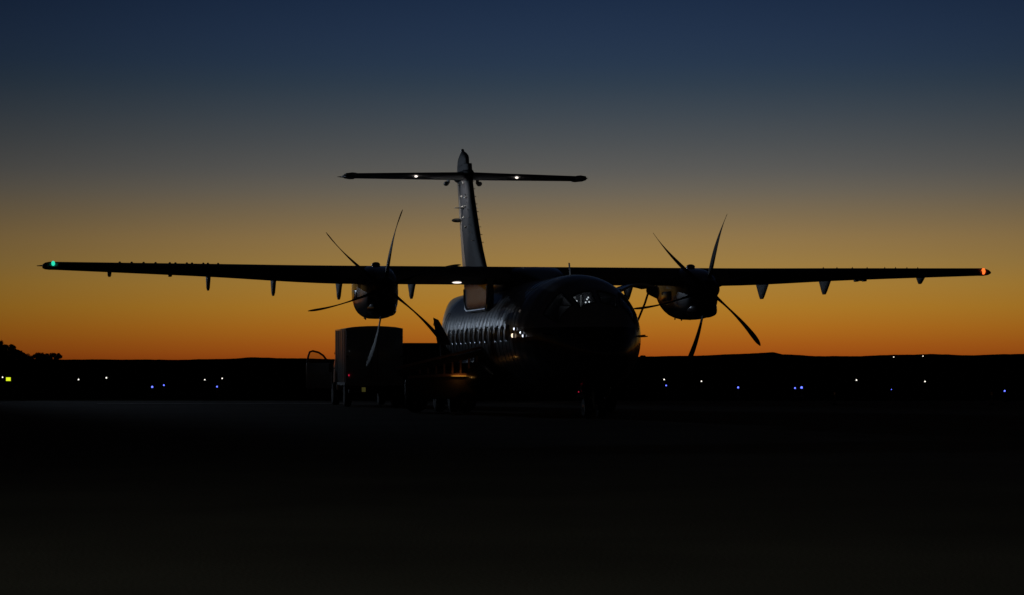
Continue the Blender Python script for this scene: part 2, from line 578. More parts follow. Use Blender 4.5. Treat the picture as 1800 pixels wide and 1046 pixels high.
MB().tube([(3.2, .2, 3.36), (3.02, .2, 2.80), (2.84, .2, 2.37), (2.5, .2, 1.55), (2.22, .25, .7)], .028, 8).build('grounding_hose', M['tyre'], AC)
# aft service door outline (starboard) and small probes
rings = []
edge = [(5.6, 150), (5.6, 196), (6.25, 196), (6.25, 150), (5.6, 150)]
path = []
for (ya, aa), (yb, ab) in zip(edge[:-1], edge[1:]):
    for t in range(6):
        path.append(fus_pt(ya + (yb - ya) * t / 6, R(aa + (ab - aa) * t / 6), .002))
MB().tube(path + [path[0]], .012, 6).build('service_door_frame', M['dull'], AC)
for (y, a) in [(-7.9, 8), (-7.7, 172), (-6.9, 1), (-6.9, 184)]:
    p = fus_pt(y, R(a))
    nrm = (fus_pt(y, R(a), .1) - p).normalized()
    q = p + nrm * .13
    MB().tube([p - nrm * .01, q, q + Vector((0, -.12, 0))], [.02, .014, .01], 8).build('air_data_probe', M['dull'], AC)
# blade antenna on the crown, smaller one under the belly
def blade_antenna(y, z, h, nm='antenna'):
    r = []
    for t, c in ((0, .26), (.5, .2), (1, .12)):
        oy = t * h * .35
        r.append([(-.02, y + oy, z + t * h), (0, y + oy - c / 2, z + t * h), (.02, y + oy, z + t * h), (0, y + oy + c / 2, z + t * h)])
    return MB().loft(r).build(nm, M['van_trim'], AC)
blade_antenna(-5.0, 3.29, .33)
blade_antenna(6.0, 3.27, .28)
# glowing domes added for the floodlight glints on the starboard flank
for (y, a, r, mm) in [(-5.45, 179.5, .05, 'warm_glint'), (-5.62, 173.5, .042, 'cool_glint'), (-6.2, 176.8, .038, 'cool_glint'), (-6.4, 179.6, .042, 'cool_glint')]:
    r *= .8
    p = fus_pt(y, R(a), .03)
    l = MB().ellipsoid(p, (r * .8, r, r * (1.3 if mm == 'warm_glint' else 1)), 12, 8).build('flank_glint', M[mm], AC)
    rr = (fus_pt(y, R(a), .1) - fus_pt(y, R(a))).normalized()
    MB().lathe([(r * 1.25, -.03), (r * 1.25, .02), (r * 1.0, .03)], (0, 0, 0), 'z', 12).build('glint_bezel', M['dull'], l).matrix_local = Matrix.Translation(p - rr * .03) @ rr.to_track_quat('Z', 'Y').to_matrix().to_4x4()

# ---- wing
def airfoil(c, th, n=14, camber=.02):
    up, lo = [], []
    for k in range(n + 1):
        x = (1 - math.cos(math.pi * k / n)) / 2
        t = 5 * th * (.2969 * math.sqrt(x) - .126 * x - .3516 * x * x + .2843 * x ** 3 - .1036 * x ** 4)
        cm = 4 * camber * x * (1 - x)
        up.append((x * c, (cm + t) * c))
        lo.append((x * c, (cm - t) * c))
    return up + lo[-2:0:-1]
WING = [(0, 2.57, -.85, 3.485, .18), (4.6, 2.57, -.85, 3.485, .18), (8.5, 1.98, -.56, 3.585, .16), (12.0, 1.45, -.32, 3.665, .14)]
def wing_at(x):
    return interp(WING, abs(x))
def wing():
    b = MB()
    xs = [-12.285, -12.27, -12.22, -12.12, -12.0] + [-11.5 + .5 * k for k in range(47)] + [12.0, 12.12, 12.22, 12.27, 12.285]
    rings = []
    for x in xs:
        c, le, z, th = wing_at(x)
        e = max(0, (abs(x) - 12.12) / .18)
        sc = math.sqrt(max(0.02, 1 - e * e))
        rings.append([(x, le + .5 * c + (p - .5 * c) * (0.6 + .4 * sc), z - .02 * c + q * sc) for p, q in airfoil(c, th)])
    return b.loft(rings).build('wing', M['wing'], AC)
WI = wing()
def wing_bottom(x, y):
    c, le, z, th = wing_at(x)
    u = min(1, max(0, (y - le) / c))
    t = 5 * th * (.2969 * math.sqrt(u) - .126 * u - .3516 * u * u + .2843 * u ** 3 - .1036 * u ** 4)
    return z - .02 * c + (4 * .02 * u * (1 - u) - t) * c
def wing_top(x, y):
    c, le, z, th = wing_at(x)
    u = min(1, max(0, (y - le) / c))
    t = 5 * th * (.2969 * math.sqrt(u) - .126 * u - .3516 * u * u + .2843 * u ** 3 - .1036 * u ** 4)
    return z - .02 * c + (4 * .02 * u * (1 - u) + t) * c
# rubber leading edge boots
for s in (-1, 1):
    rings = []
    for k in range(20):
        x = s * (5.0 + 6.9 * k / 19)
        c, le, z, th = wing_at(x)
        pts = [(p, q) for p, q in airfoil(c, th, 28) if p < .09 * c]
        up = [(p, q) for p, q in airfoil(c, th, 28)[:29] if p < .09 * c]
        lo = [(p, q) for p, q in airfoil(c, th, 28)[29:] if p < .09 * c]
        ln = lo + up
        rings.append([(x, le + p - .006 - .002, z - .02 * c + q * 1.02) for p, q in ln] + [(x, le + .06 * c, z - .02 * c)])
    MB().loft(rings).build('leading_edge_boot', M['boot'], WI)
# lateral local position from the place in the view
def loc_x(px, y):
    k = (px - 900) / FPX
    c, s = math.cos(TH), math.sin(TH)
    return (k * (65 + y * c) - .495 + y * s) / (c - k * s)
# flap track fairings: thin pointed fins under the trailing edge
FAIR = [(192, .13, .55), (366, .36, 1.0), (481, .40, 1.1), (597, .43, 1.2), (725, .40, 1.2), (1106, .40, 1.2), (1342, .42, 1.15), (1450, .38, 1.0), (1614, .19, .7)]
for px, h, L in FAIR:
    y = 1.1
    x = loc_x(px, y)
    c, le, z, th = wing_at(x)
    y0 = le + c * .55
    zt = wing_bottom(x, y0 + .2) + .05
    rings = []
    for t in range(7):
        u = t / 6
        zz = zt - u * (h + .05)
        l = L * 1.25 * (1 - .80 * u)
        yc = y0 + L * .55 + .08 * u
        w = .058 * (1 - .25 * u) * (1 if t < 6 else .6)
        ring = []
        for q in range(12):
            a = 2 * math.pi * q / 12
            ring.append((x + w * math.sin(a), yc + l / 2 * math.cos(a), zz))
        rings.append(ring)
    MB().loft(rings).build('flap_track_fairing', M['wing'], WI)
# fuel vents, aileron hinge brackets and drain masts under the wing
for px, y in [(299, .9), (1512, .9), (1505, .7), (1519, .7)]:
    x = loc_x(px, y)
    zb = wing_bottom(x, y)
    MB().box((x, y, zb - .03), (.09, .22, .10), bev=.02).build('vent_scoop', M['dull'], WI)
# vortex generators on the outer wing
for px in [210, 231, 252, 273, 298, 308, 328, 337, 357, 365, 383, 1447, 1471, 1498, 1524, 1555, 1574, 1594, 1613]:
    y = .1
    x = loc_x(px, y)
    zt = wing_top(x, y)
    MB().add([(x - .02, y - .06, zt - .01), (x + .03, y + .06, zt - .01), (x + .03, y + .06, zt + .030), (x - .01, y - .02, zt + .030), (x - .035, y - .055, zt - .01), (x + .045, y + .055, zt - .01)],
             [(0, 1, 2, 3), (4, 5, 2, 3), (0, 4, 3), (1, 2, 5), (0, 1, 5, 4)]).build('vortex_generator', M['dull'], WI, False)
# navigation lamps and discharge wicks at the tips
for s, mm in ((-1, 'green_lamp'), (1, 'red_lamp')):
    x = s * 12.0
    c, le, z, th = wing_at(x)
    MB().ellipsoid((s * 12.02, le + .03, z + (.04 if s < 0 else 0)), (.045, .08, .065 if s < 0 else .085), 14, 8).build('navigation_lamp', M[mm], WI)
    for k in range(3):
        MB().tube([(x - s * .3 * k, le + c, z - .02), (x - s * .3 * k + s * .04, le + c + .22, z - .03)], .006, 6).build('static_wick', M['dull'], WI)
    MB().tube([(s * 12.2, le + .4, z), (s * 12.42, le + .6, z)], [.025, .008], 8).build('tip_fin', M['dull'], WI)
# fairing between wing and fuselage: a crown hump, and a polished saddle panel on each flank under the wing
rings = []
for y, hw, zt, zb in [(-1.9, .2, 3.33, 3.1), (-1.6, .45, 3.42, 3.0), (-1.2, .66, 3.56, 2.9), (-.6, .80, 3.69, 2.85), (.6, .84, 3.715, 2.85), (1.8, .8, 3.62, 2.85), (2.8, .6, 3.48, 2.9), (3.8, .25, 3.34, 3.05)]:
    ring = []
    for k in range(28):
        a = 2 * math.pi * k / 28
        c, d = math.cos(a), math.sin(a)
        ring.append((hw * math.copysign(abs(c) ** .6, c), y, (zt + zb) / 2 + (zt - zb) / 2 * math.copysign(abs(d) ** .6, d)))
    rings.append(ring)
WF = MB().loft(rings).build('wing_fairing', M['nacelle'], AC)
SAD = [(2.55, 1.30), (2.65, 1.318), (2.8, 1.328), (3.0, 1.33), (3.2, 1.335), (3.40, 1.36)]
SY0, SY1, SZ = -1.15, 2.45, 2.61
def saddle_bottom(y):
    r = .42
    e = max(0, (SY0 + r) - y, y - (SY1 - r))
    return SZ + r * .6 * (1 - math.sqrt(max(0, 1 - min(1, e / r) ** 2)))
for s_ in (-1, 1):
    ny, nz = 36, 14
    vs, fs = [], []
    for lay in (0, 1):
        for i_ in range(ny + 1):
            y = SY0 + (SY1 - SY0) * i_ / ny
            zb = saddle_bottom(y)
            for j_ in range(nz + 1):
                z = zb + (3.38 - zb) * j_ / nz
                vs.append((s_ * (interp(SAD, z)[0] - .16 * lay), y, z))
    n1 = (ny + 1) * (nz + 1)
    for i_ in range(ny):
        for j_ in range(nz):
            a = i_ * (nz + 1) + j_
            fs += [(a, a + 1, a + nz + 2, a + nz + 1), (n1 + a, n1 + a + 1, n1 + a + nz + 2, n1 + a + nz + 1)]
        a = i_ * (nz + 1)
        fs.append((a, a + nz + 1, n1 + a + nz + 1, n1 + a))
    for i_ in (0, ny):
        for j_ in range(nz):
            a = i_ * (nz + 1) + j_
            fs.append((a, a + 1, n1 + a + 1, n1 + a))
    sp = MB().add(vs, fs).build('saddle_panel', M['polished'], WF)
    path = [(SY0, 3.2), (SY0, 2.95)] + [(SY0 + (SY1 - SY0) * t / 30, saddle_bottom(SY0 + (SY1 - SY0) * t / 30)) for t in range(31)] + [(SY1, 2.95), (SY1, 3.2)]
    MB().tube([(s_ * (interp(SAD, z)[0] + .004), y, z) for y, z in path], .034, 8).build('panel_rim', M['rim'], sp)
# wing root lamp and crown details
x = loc_x(804, -.7)
MB().ellipsoid((x, -.62, wing_bottom(x, -.62) + .005), (.12, .09, .024), 14, 8).build('wing_root_lamp', M['white_lamp'], WI)
x = loc_x(802, .4)
MB().ellipsoid((x, .4, wing_top(x, .4) - .01), (.2, .35, .05), 14, 8).build('crown_blister', M['wing'], WI)

# ---- engines
NAC = [(-2.02, .30, 3.38, 2.78), (-1.85, .37, 3.46, 2.54), (-1.6, .41, 3.54, 2.44), (-1.1, .445, 3.64, 2.37), (-.4, .46, 3.70, 2.36), (.4, .455, 3.71, 2.42), (1.2, .42, 3.68, 2.58),
       (2.0, .33, 3.62, 2.86), (2.7, .20, 3.54, 3.12), (3.1, .08, 3.46, 3.28)]
HUBZ = 3.09
def nacelle(x0):
    rings = []
    y = -2.02
    ys = []
    while y <= 3.1:
        ys.append(y)
        y += .16
    for y in ys:
        hw, zt, zb = interp(NAC, y)
        ring = []
        for k in range(36):
            a = 2 * math.pi * k / 36
            c, d = math.cos(a), math.sin(a)
            ring.append((x0 + hw * math.copysign(abs(c) ** .6, c), y, (zt + zb) / 2 + (zt - zb) / 2 * math.copysign(abs(d) ** .6, d)))
        rings.append(ring)
    nc = MB().loft(rings).build('engine_nacelle', M['nacelle'], AC)
    # chin air intake with lip
    r = []
    for y, w, zt, zb in [(-2.13, .24, 2.74, 2.48), (-2.16, .26, 2.76, 2.45), (-2.10, .29, 2.78, 2.41), (-1.7, .36, 2.85, 2.39), (-1.2, .36, 2.85, 2.42)]:
        r.append([(x0 + w * math.copysign(abs(math.cos(a)) ** .6, math.cos(a)), y, (zt + zb) / 2 + (zt - zb) / 2 * math.copysign(abs(math.sin(a)) ** .7, math.sin(a))) for a in [2 * math.pi * k / 24 for k in range(24)]])
    lip = MB().loft(r, False).build('intake_lip', M['metal'], nc)
    MB().add([(x0 + .245 * math.copysign(abs(math.cos(a)) ** .6, math.cos(a)), -2.05, 2.61 + .135 * math.copysign(abs(math.sin(a)) ** .7, math.sin(a))) for a in [2 * math.pi * k / 24 for k in range(24)]], [tuple(range(24))]).build('intake_duct', M['dark'], nc)
    # exhaust stub outboard, oil cooler scoop, drain masts, crown blister
    sg = -1 if x0 > 0 else 1
    MB().tube([(x0 + sg * .22, 1.0, 3.0), (x0 + sg * .32, 1.6, 3.1), (x0 + sg * .40, 2.2, 3.2)], [.14, .16, .14], 14).build('exhaust_stub', M['dull'], nc)
    MB().ellipsoid((x0 - .02, -.6, 3.715), (.11, .2, .07), 12, 8).build('crown_blister', M['nacelle'], nc)
    for dx, y in ((-.3, -.8), (-.2, .3), (.18, .2)):
        zb = interp(NAC, y)[2]
        MB().tube([(x0 + dx, y, zb + .2), (x0 + dx, y + .04, zb - .03)], .018, 6).build('drain_mast', M['dull'], nc)
    MB().box((x0 - .44, .2, 2.98), (.08, 1.0, .26), bev=.035).build('side_scoop', M['nacelle'], nc)
    return nc
def blade_mesh():
    b = MB()
    rings = []
    R0, R1 = .16, 1.965
    for k in range(25):
        t = k / 24
        r = R0 + (R1 - R0) * t
        ch = interp([(0, .13), (.08, .15), (.25, .26), (.55, .34), (.8, .33), (.93, .25), (1.0, .06)], t)[0]
        tk = interp([(0, .12), (.08, .09), (.25, .05), (.6, .026), (1, .008)], t)[0]
        beta = R(16 - 31 * t)
        dl = R(5.5) * (1 - t ** 1.7)
        sw = .0 + .10 * max(0, t - .35) ** 2          # tip swept aft
        c0 = Vector((r * math.cos(dl), 0, r * math.sin(dl)))
        tg = Vector((-math.sin(dl), 0, math.cos(dl)))
        cd = Vector((0, math.cos(beta), 0)) + tg * math.sin(beta)
        nn = tg * math.cos(beta) - Vector((0, math.sin(beta), 0))
        ring = []
        for q in range(14):
            a = 2 * math.pi * q / 14
            ring.append(c0 + Vector((0, sw, 0)) + cd * (ch / 2 * math.cos(a)) + nn * (tk / 2 * math.sin(a)))
        rings.append(ring)
    return b.loft(rings)
BL = None
for x0, ph in ((-4.05, 77), (4.05, 74.5)):
    nacelle(x0)
    pr = MB().lathe([(.03, -.62), (.10, -.58), (.17, -.48), (.235, -.32), (.275, -.12), (.29, .06), (.29, .2)], (0, 0, 0), 'y', 28).build('propeller', M['spinner'], AC)
    pr.location = (x0, -2.24, HUBZ)
    for k in range(6):
        if BL is None:
            BL = blade_mesh().build('blade', M['blade'], pr)
            o = BL
        else:
            o = copy_part(BL, pr)
        # local +x is the blade axis; turn about the shaft (y); seen from ahead angles run anticlockwise
        o.rotation_euler = (0, -R(ph + 60 * k), 0)

# ---- tail
FIN = [(3.1, 4.6, 10.8, .10), (3.5, 6.1, 10.95, .22), (4.1, 7.2, 11.2, .26), (4.8, 8.1, 11.5, .27), (5.6, 8.85, 11.8, .26), (6.4, 9.5, 12.1, .24), (6.78, 9.7, 12.28, .23), (7.13, 9.8, 12.3, .22), (7.15, 10.2, 12.3, .18), (7.36, 10.3, 12.2, .18), (7.5, 10.65, 11.9, .13), (7.6, 11.1, 11.5, .03)]
rings = []
for zt in [3.1, 3.3, 3.5, 3.8, 4.1, 4.5, 4.9, 5.3, 5.7, 6.1, 6.5, 6.78, 7.0, 7.12, 7.13, 7.15, 7.2, 7.3, 7.36, 7.42, 7.5, 7.56, 7.6]:
    le, te, wd = interp(FIN, zt)
    c = te - le
    rings.append([(q * (wd / (.12 * c)) if True else q, le + p, zt) for p, q in airfoil(c, .12, 12, 0)])
FN = MB().loft(rings).build('vertical_fin', M['tail'], AC)
# bullet fairing where the tailplane crosses the fin
rings = []
for y, r in [(9.6, .03), (9.7, .09), (9.95, .14), (10.4, .17), (11.4, .17), (12.2, .12), (12.6, .04)]:
    rings.append([(r * math.cos(a), y, 6.84 + 1.0 * r * math.sin(a)) for a in [2 * math.pi * k / 20 for k in range(20)]])
MB().loft(rings).build('tail_bullet', M['tail'], AC)
def tailplane():
    rings = []
    xs = [-3.655, -3.62, -3.5] + [-3.3 + .3 * k for k in range(23)] + [3.5, 3.62, 3.655]
    for x in xs:
        t = abs(x) / 3.655
        c = 1.72 - .66 * t
        le = 10.0 + .42 * t
        th = .13
        e = max(0, (abs(x) - 3.4) / .255)
        sc = math.sqrt(max(.03, 1 - e * e))
        rings.append([(x, le + p, 6.80 - .02 * t + q * sc) for p, q in airfoil(c, th, 12, 0)])
    return MB().loft(rings).build('tailplane', M['wing'], AC)
TP = tailplane()
for s in (-1, 1):
    # horn balance tips
    MB().loft([[(s * (3.29 + dx), y0 + 10.42 + w * (1 if k in (1, 2) else 0), 6.775 + zz * (1 if k < 2 else -1)) for k in range(4)] for dx, y0, w, zz in ((0, -.1, .8, .065), (.12, -.14, .8, .075), (.3, -.02, .55, .06), (.36, .2, .2, .02))]).build('elevator_horn', M['wing'], TP)
    MB().tube([(s * 3.62, 11.3, 6.79), (s * 3.74, 11.45, 6.80)], [.02, .006], 6).build('static_wick', M['dull'], TP)
    x = loc_x(731 if s < 0 else 908, 10.2)
    MB().ellipsoid((x, 10.16, 6.745), (.048, .06, .03), 12, 8).build('logo_lamp', M['white_lamp'], TP)
    ll = bpy.data.lights.new('logo_light', 'SPOT')
    ll.spot_size = R(80)
    ll.spot_blend = .5
    ll.energy = 75
    ll.color = (1, .95, .88)
    ll.shadow_soft_size = .05
    llo = bpy.data.objects.new('logo_light', ll)
    COL.objects.link(llo)
    llo.parent = AC
    llo.location = (x - s * .1, 10.1, 6.66)
    llo.rotation_mode = 'QUATERNION'
    llo.rotation_quaternion = (Vector((0, 10.5, 5.6)) - Vector((x, 10.1, 6.66))).to_track_quat('-Z', 'Y')
    MB().ellipsoid((s * .50, 11.2, 6.62), (.075, .25, .07), 12, 8).build('hinge_fairing', M['dull'], TP)
    MB().box((s * .44, 11.2, 6.68), (.05, .3, .12), bev=.01).build('hinge_bracket', M['dull'], TP)
# fin fittings: strakes, rudder horn blister, vortex generators up the leading edge
for s in (-1, 1):
    MB().loft([[(s * .08, 10.2 + dy, 5.86 + dz) for dy, dz in ((0, .015), (.5, .015), (.5, -.015), (0, -.015))], [(s * .34, 10.5 + dy, 5.86 + dz) for dy, dz in ((0, .006), (.2, .006), (.2, -.006), (0, -.006))]]).build('localiser_aerial', M['dull'], FN)
MB().ellipsoid((-.13, 11.45, 5.54), (.17, .3, .06), 12, 8).build('actuator_blister', M['dull'], FN)
for k in range(9):
    zz = 4.75 + .235 * k
    le, te, wd = interp(FIN, zz)
    y = le + .55
    MB().box((.5 * wd + .02, y, zz), (.075, .12, .014)).build('vortex_generator', M['metal'], FN, False)
    MB().box((-.5 * wd - .01, y, zz + .05), (.03, .10, .014)).build('vortex_generator', M['metal'], FN, False)
# rudder: the hinged rear third, paler to carry the sky's reflection, a few millimetres proud
rings = []
for zt in [3.6, 4.1, 4.6, 5.1, 5.6, 6.1, 6.5, 6.66]:
    le, te, wd = interp(FIN, zt)
    c = te - le
    ring = []
    for p, q in airfoil(c, .12, 24, 0):
        if p >= .70 * c:
            qq = q * (wd / (.12 * c))
            ring.append((qq + math.copysign(.006, qq if abs(qq) > 1e-6 else 1), le + p + .004, zt))
    rings.append(ring)
MB().loft(rings).build('rudder', M['rudder'], FN)
# white domes added as light glints on the fin's starboard side
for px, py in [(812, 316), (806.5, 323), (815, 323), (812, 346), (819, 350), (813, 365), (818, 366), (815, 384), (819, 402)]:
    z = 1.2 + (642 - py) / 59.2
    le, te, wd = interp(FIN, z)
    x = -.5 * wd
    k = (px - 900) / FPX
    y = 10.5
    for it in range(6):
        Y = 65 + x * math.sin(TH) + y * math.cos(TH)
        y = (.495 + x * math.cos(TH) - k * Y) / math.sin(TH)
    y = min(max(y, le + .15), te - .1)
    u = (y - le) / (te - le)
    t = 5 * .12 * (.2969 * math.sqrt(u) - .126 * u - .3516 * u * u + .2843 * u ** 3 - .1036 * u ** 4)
    MB().ellipsoid((-t * wd / .12 - .015, y, z), (.036, .036, .032), 12, 8).build('glint_dome', M['white_gloss'], FN)
MB().ellipsoid((0, 11.25, 7.6), (.05, .12, .07), 12, 8).build('beacon', M['dull'], FN)

# ---- undercarriage
def wheel(parent, x, y, r, w):
    p = [(r * .5, -w / 2), (r * .86, -w / 2), (r * .96, -w * .38), (r, -w * .2), (r, w * .2), (r * .96, w * .38), (r * .86, w / 2), (r * .5, w / 2)]
    t = MB().lathe(p, (x, y, r), 'x', 28).build('wheel', M['tyre'], parent)
    MB().lathe([(.03, -w * .53), (r * .3, -w * .52), (r * .52, -w * .46), (r * .52, w * .46), (r * .3, w * .52), (.03, w * .53)], (x, y, r), 'x', 20).build('rim', M['metal'], t)
ng = MB()
ng.tube([(0, -7.55, 1.0), (0, -7.7, .24)], .06, 12)
ng.tube([(-.2, -7.7, .24), (.2, -7.7, .24)], .035, 10)
ng.tube([(0, -7.62, .6), (0, -6.9, .85)], .03, 8)
NG = ng.build('nose_gear_leg', M['dull'], AC)
for s in (-1, 1):
    wheel(NG, s * .16, -7.7, .235, .17)
    MB().box((s * .33, -7.6, .68), (.025, .75, .42), Matrix.Rotation(R(s * 12), 3, 'Y'), bev=.01).build('nose_gear_door', M['skin'], AC)
MB().ellipsoid((-.38, -7.85, .60), (.014, .014, .018), 8, 6).build('taxi_lamp', M['tail_lamp'], NG)
for s in (-1, 1):
    rings = []
    for y, w, h, z in [(-2.0, .03, .03, .95), (-1.6, .32, .28, .92), (-.8, .48, .42, .9), (.6, .52, .46, .9), (2.0, .48, .42, .92), (2.9, .3, .28, .98), (3.4, .03, .03, 1.05)]:
        rings.append([(s * (1.32) + w * math.cos(a), y, z + h * math.sin(a)) for a in [2 * math.pi * k / 20 for k in range(20)]])
    MB().loft(rings).build('gear_sponson', M['skin'], AC)
    g = MB()
    g.tube([(s * 1.55, .85, .9), (s * 2.05, .9, .40)], .08, 12)
    g.tube([(s * 1.8, .9, .40), (s * 2.3, .9, .40)], .045, 10)
    g.tube([(s * 1.5, 1.4, .8), (s * 2.0, .95, .45)], .04, 8)
    G = g.build('main_gear_leg', M['dull'], AC)
    for d in (-.19, .19):
        wheel(G, s * 2.05 + d, .9, .40, .24)

# ------------------------------------------------------------------ vehicles under the starboard wing
def truck():
    d = 73.2
    T = empty('box_van', (place(658, d), d, 0), R(9.6))
    tag(T, 'small dark box van seen from behind, its cab door open, beneath the left engine', 'van')
    W, H, L = 1.66, 2.33, 3.1
    # cargo box with a slightly arched roof
    rings = []
    for y in (0, .02, L - .02, L):
        s = 1 if 0 < y < L else .985
        ring = [(-W / 2 * s, y, .62), (W / 2 * s, y, .62), (W / 2 * s, y, H - .07)]
        for k in range(1, 8):
            u = k / 8
            ring.append((W / 2 * s * (1 - 2 * u), y, H - .05 + .05 * math.sin(u * math.pi)))
        ring.append((-W / 2 * s, y, H - .07))
        rings.append(ring)
    MB().loft(rings).build('cargo_box', M['van'], T)
    for s in (-1, 1):
        dr = MB().box((s * W / 4, -.02, 1.45), (W / 2 - .03, .03, 1.52), bev=.01).build('rear_door', M['van'], T)
        MB().tube([(s * .09, -.05, .8), (s * .09, -.05, 2.1)], .014, 8).build('lock_bar', M['dull'], dr)
        for z in (.9, 1.45, 2.0):
            MB().box((s * (W / 2 - .05), -.045, z), (.07, .02, .06)).build('hinge', M['dull'], dr)
        b = MB().box((s * (W / 2 - .09), -.04, .93 - .02), (.035, .05, .05), bev=.012).build('tail_light', M['tail_lamp'] if s < 0 else M['van_trim'], T)
    # side rails with ribs on both flanks
    for s in (-1, 1):
        for k in range(5):
            MB().box((s * (W / 2 + .008), .3 + k * .62, 1.45), (.016, .05, 1.55)).build('side_rib', M['van'], T)
        MB().box((s * (W / 2 + .01), L / 2, .66), (.02, L, .08)).build('lower_rail', M['van_trim'], T)
    ch = MB()
    for s in (-1, 1):
        ch.box((s * .36, 2.2, .52), (.08, 4.6, .14))
    ch.box((0, .1, .52), (.7, .08, .12))
    ch.build('chassis', M['van_trim'], T)
    MB().box((0, -.06, .46), (1.5, .10, .13), bev=.02).build('bumper', M['van_trim'], T)
    pl = MB().box((-.32, -.118, .50), (.11, .015, .13), bev=.004).build('number_plate', M['plate'], T)
    # cab
    c = [(L + .08, .45, 1.02), (L + .08, 1.95, .98), (L + .7, 1.98, .98), (L + 1.15, 1.5, 1.0), (L + 1.75, 1.2, 1.0), (L + 1.85, .8, 1.0), (L + 1.85, .45, 1.0)]
    rings = [[(x * k * .70, y, z) for y, z, k in c] for x in (-1, 1)]
    MB().loft(rings).build('cab', M['van'], T)
    MB().add([(-.7, L + .735, 1.95), (.7, L + .735, 1.95), (.74, L + 1.15, 1.53), (-.74, L + 1.15, 1.53)], [(0, 1, 2, 3)]).build('windscreen', M['cabin_pane'], T)
    for s in (-1, 1):
        for y in (.75, L + 1.15):
            r, w = .34, .2
            t = MB().lathe([(r * .5, -w / 2), (r * .9, -w / 2), (r, -w * .3), (r, w * .3), (r * .9, w / 2), (r * .5, w / 2)], (s * .70, y, r), 'x', 24).build('wheel', M['tyre'], T)
            MB().lathe([(.02, -w * .5), (r * .5, -w * .42), (r * .5, w * .42), (.02, w * .5)], (s * .70, y, r), 'x', 16).build('rim', M['dull'], t)
            MB().lathe([(.36, -.12), (.40, -.12), (.40, .12), (.36, .12)], (s * .70, y, .36), 'x', 20).build('mudguard', M['van_trim'], T) if False else None
        MB().tube([(s * .66, L + .95, 1.1), (s * .84, L + .85, 1.12)], .015, 6).build('mirror_arm', M['van_trim'], T)
        MB().box((s * .88, L + .84, 1.12), (.12, .06, .26), bev=.02).build('mirror', M['van_trim'], T)
    # the open left cab door: lower panel, window frame, pane
    x0, x1, yd = -.84, -1.62, L + .85
    dp = MB().box(((x0 + x1) / 2, yd, .88), (abs(x1 - x0), .06, .78), bev=.03).build('open_door', M['van'], T)
    fr = [(x1 + .03, yd, 1.22), (x1 + .06, yd, 1.45), (x1 + .11, yd, 1.60), (x1 + .2, yd, 1.63), (x1 + .38, yd, 1.585), (x1 + .52, yd, 1.49), (x1 + .62, yd, 1.36), (x0 - .0, yd, 1.24)]
    MB().tube(fr, .03, 8).build('door_window_frame', M['van_trim'], dp)
    MB().add([(p[0], yd, p[2]) for p in fr], [tuple(range(len(fr)))]).build('door_pane', M['glass'], dp)
truck()

def baggage_cart():
    d = 74.9
    T = empty('baggage_cart', (place(752, d), d, 0), R(6))
    tag(T, 'low roofed baggage cart with curtains between the box van and the fuselage', 'baggage cart')
    L, W, H = 1.75, 1.1, 1.85
    MB().box((0, 0, .48), (L, W, .1), bev=.02).build('deck', M['cart'], T)
    MB().box((0, 0, H - .03), (L + .06, W + .06, .06), bev=.02).build('roof', M['cart'], T)
    for sx in (-1, 1):
        for sy in (-1, 1):
            MB().box((sx * (L / 2 - .04), sy * (W / 2 - .04), (.53 + H - .06) / 2), (.05, .05, H - .06 - .53)).build('corner_post', M['cart'], T)
            r, w = .2, .1
            t = MB().lathe([(r * .5, -w / 2), (r * .9, -w / 2), (r, -w * .3), (r, w * .3), (r * .9, w / 2), (r * .5, w / 2)], (sx * .7, sy * (W / 2 - .12), r), 'y', 20).build('wheel', M['tyre'], T)
        MB().box((sx * (L / 2 - .02), 0, 1.12), (.02, W - .14, 1.16)).build('end_panel', M['cart'], T)
    n = 30
    for sy in (-1, 1):
        vs = []
        for i in range(n + 1):
            x = -L / 2 + .1 + (L - .2) * i / n
            yy = sy * (W / 2 - .05) + .025 * math.sin(i * 2.1)
            vs += [(x, yy, .56), (x, yy, H - .05)]
        MB().add(vs, [(2 * i, 2 * i + 2, 2 * i + 3, 2 * i + 1) for i in range(n)]).build('curtain', M['curtain'], T)
    MB().tube([(L / 2, 0, .45), (L / 2 + .5, 0, .2)], .03, 8).build('drawbar', M['dull'], T)
baggage_cart()

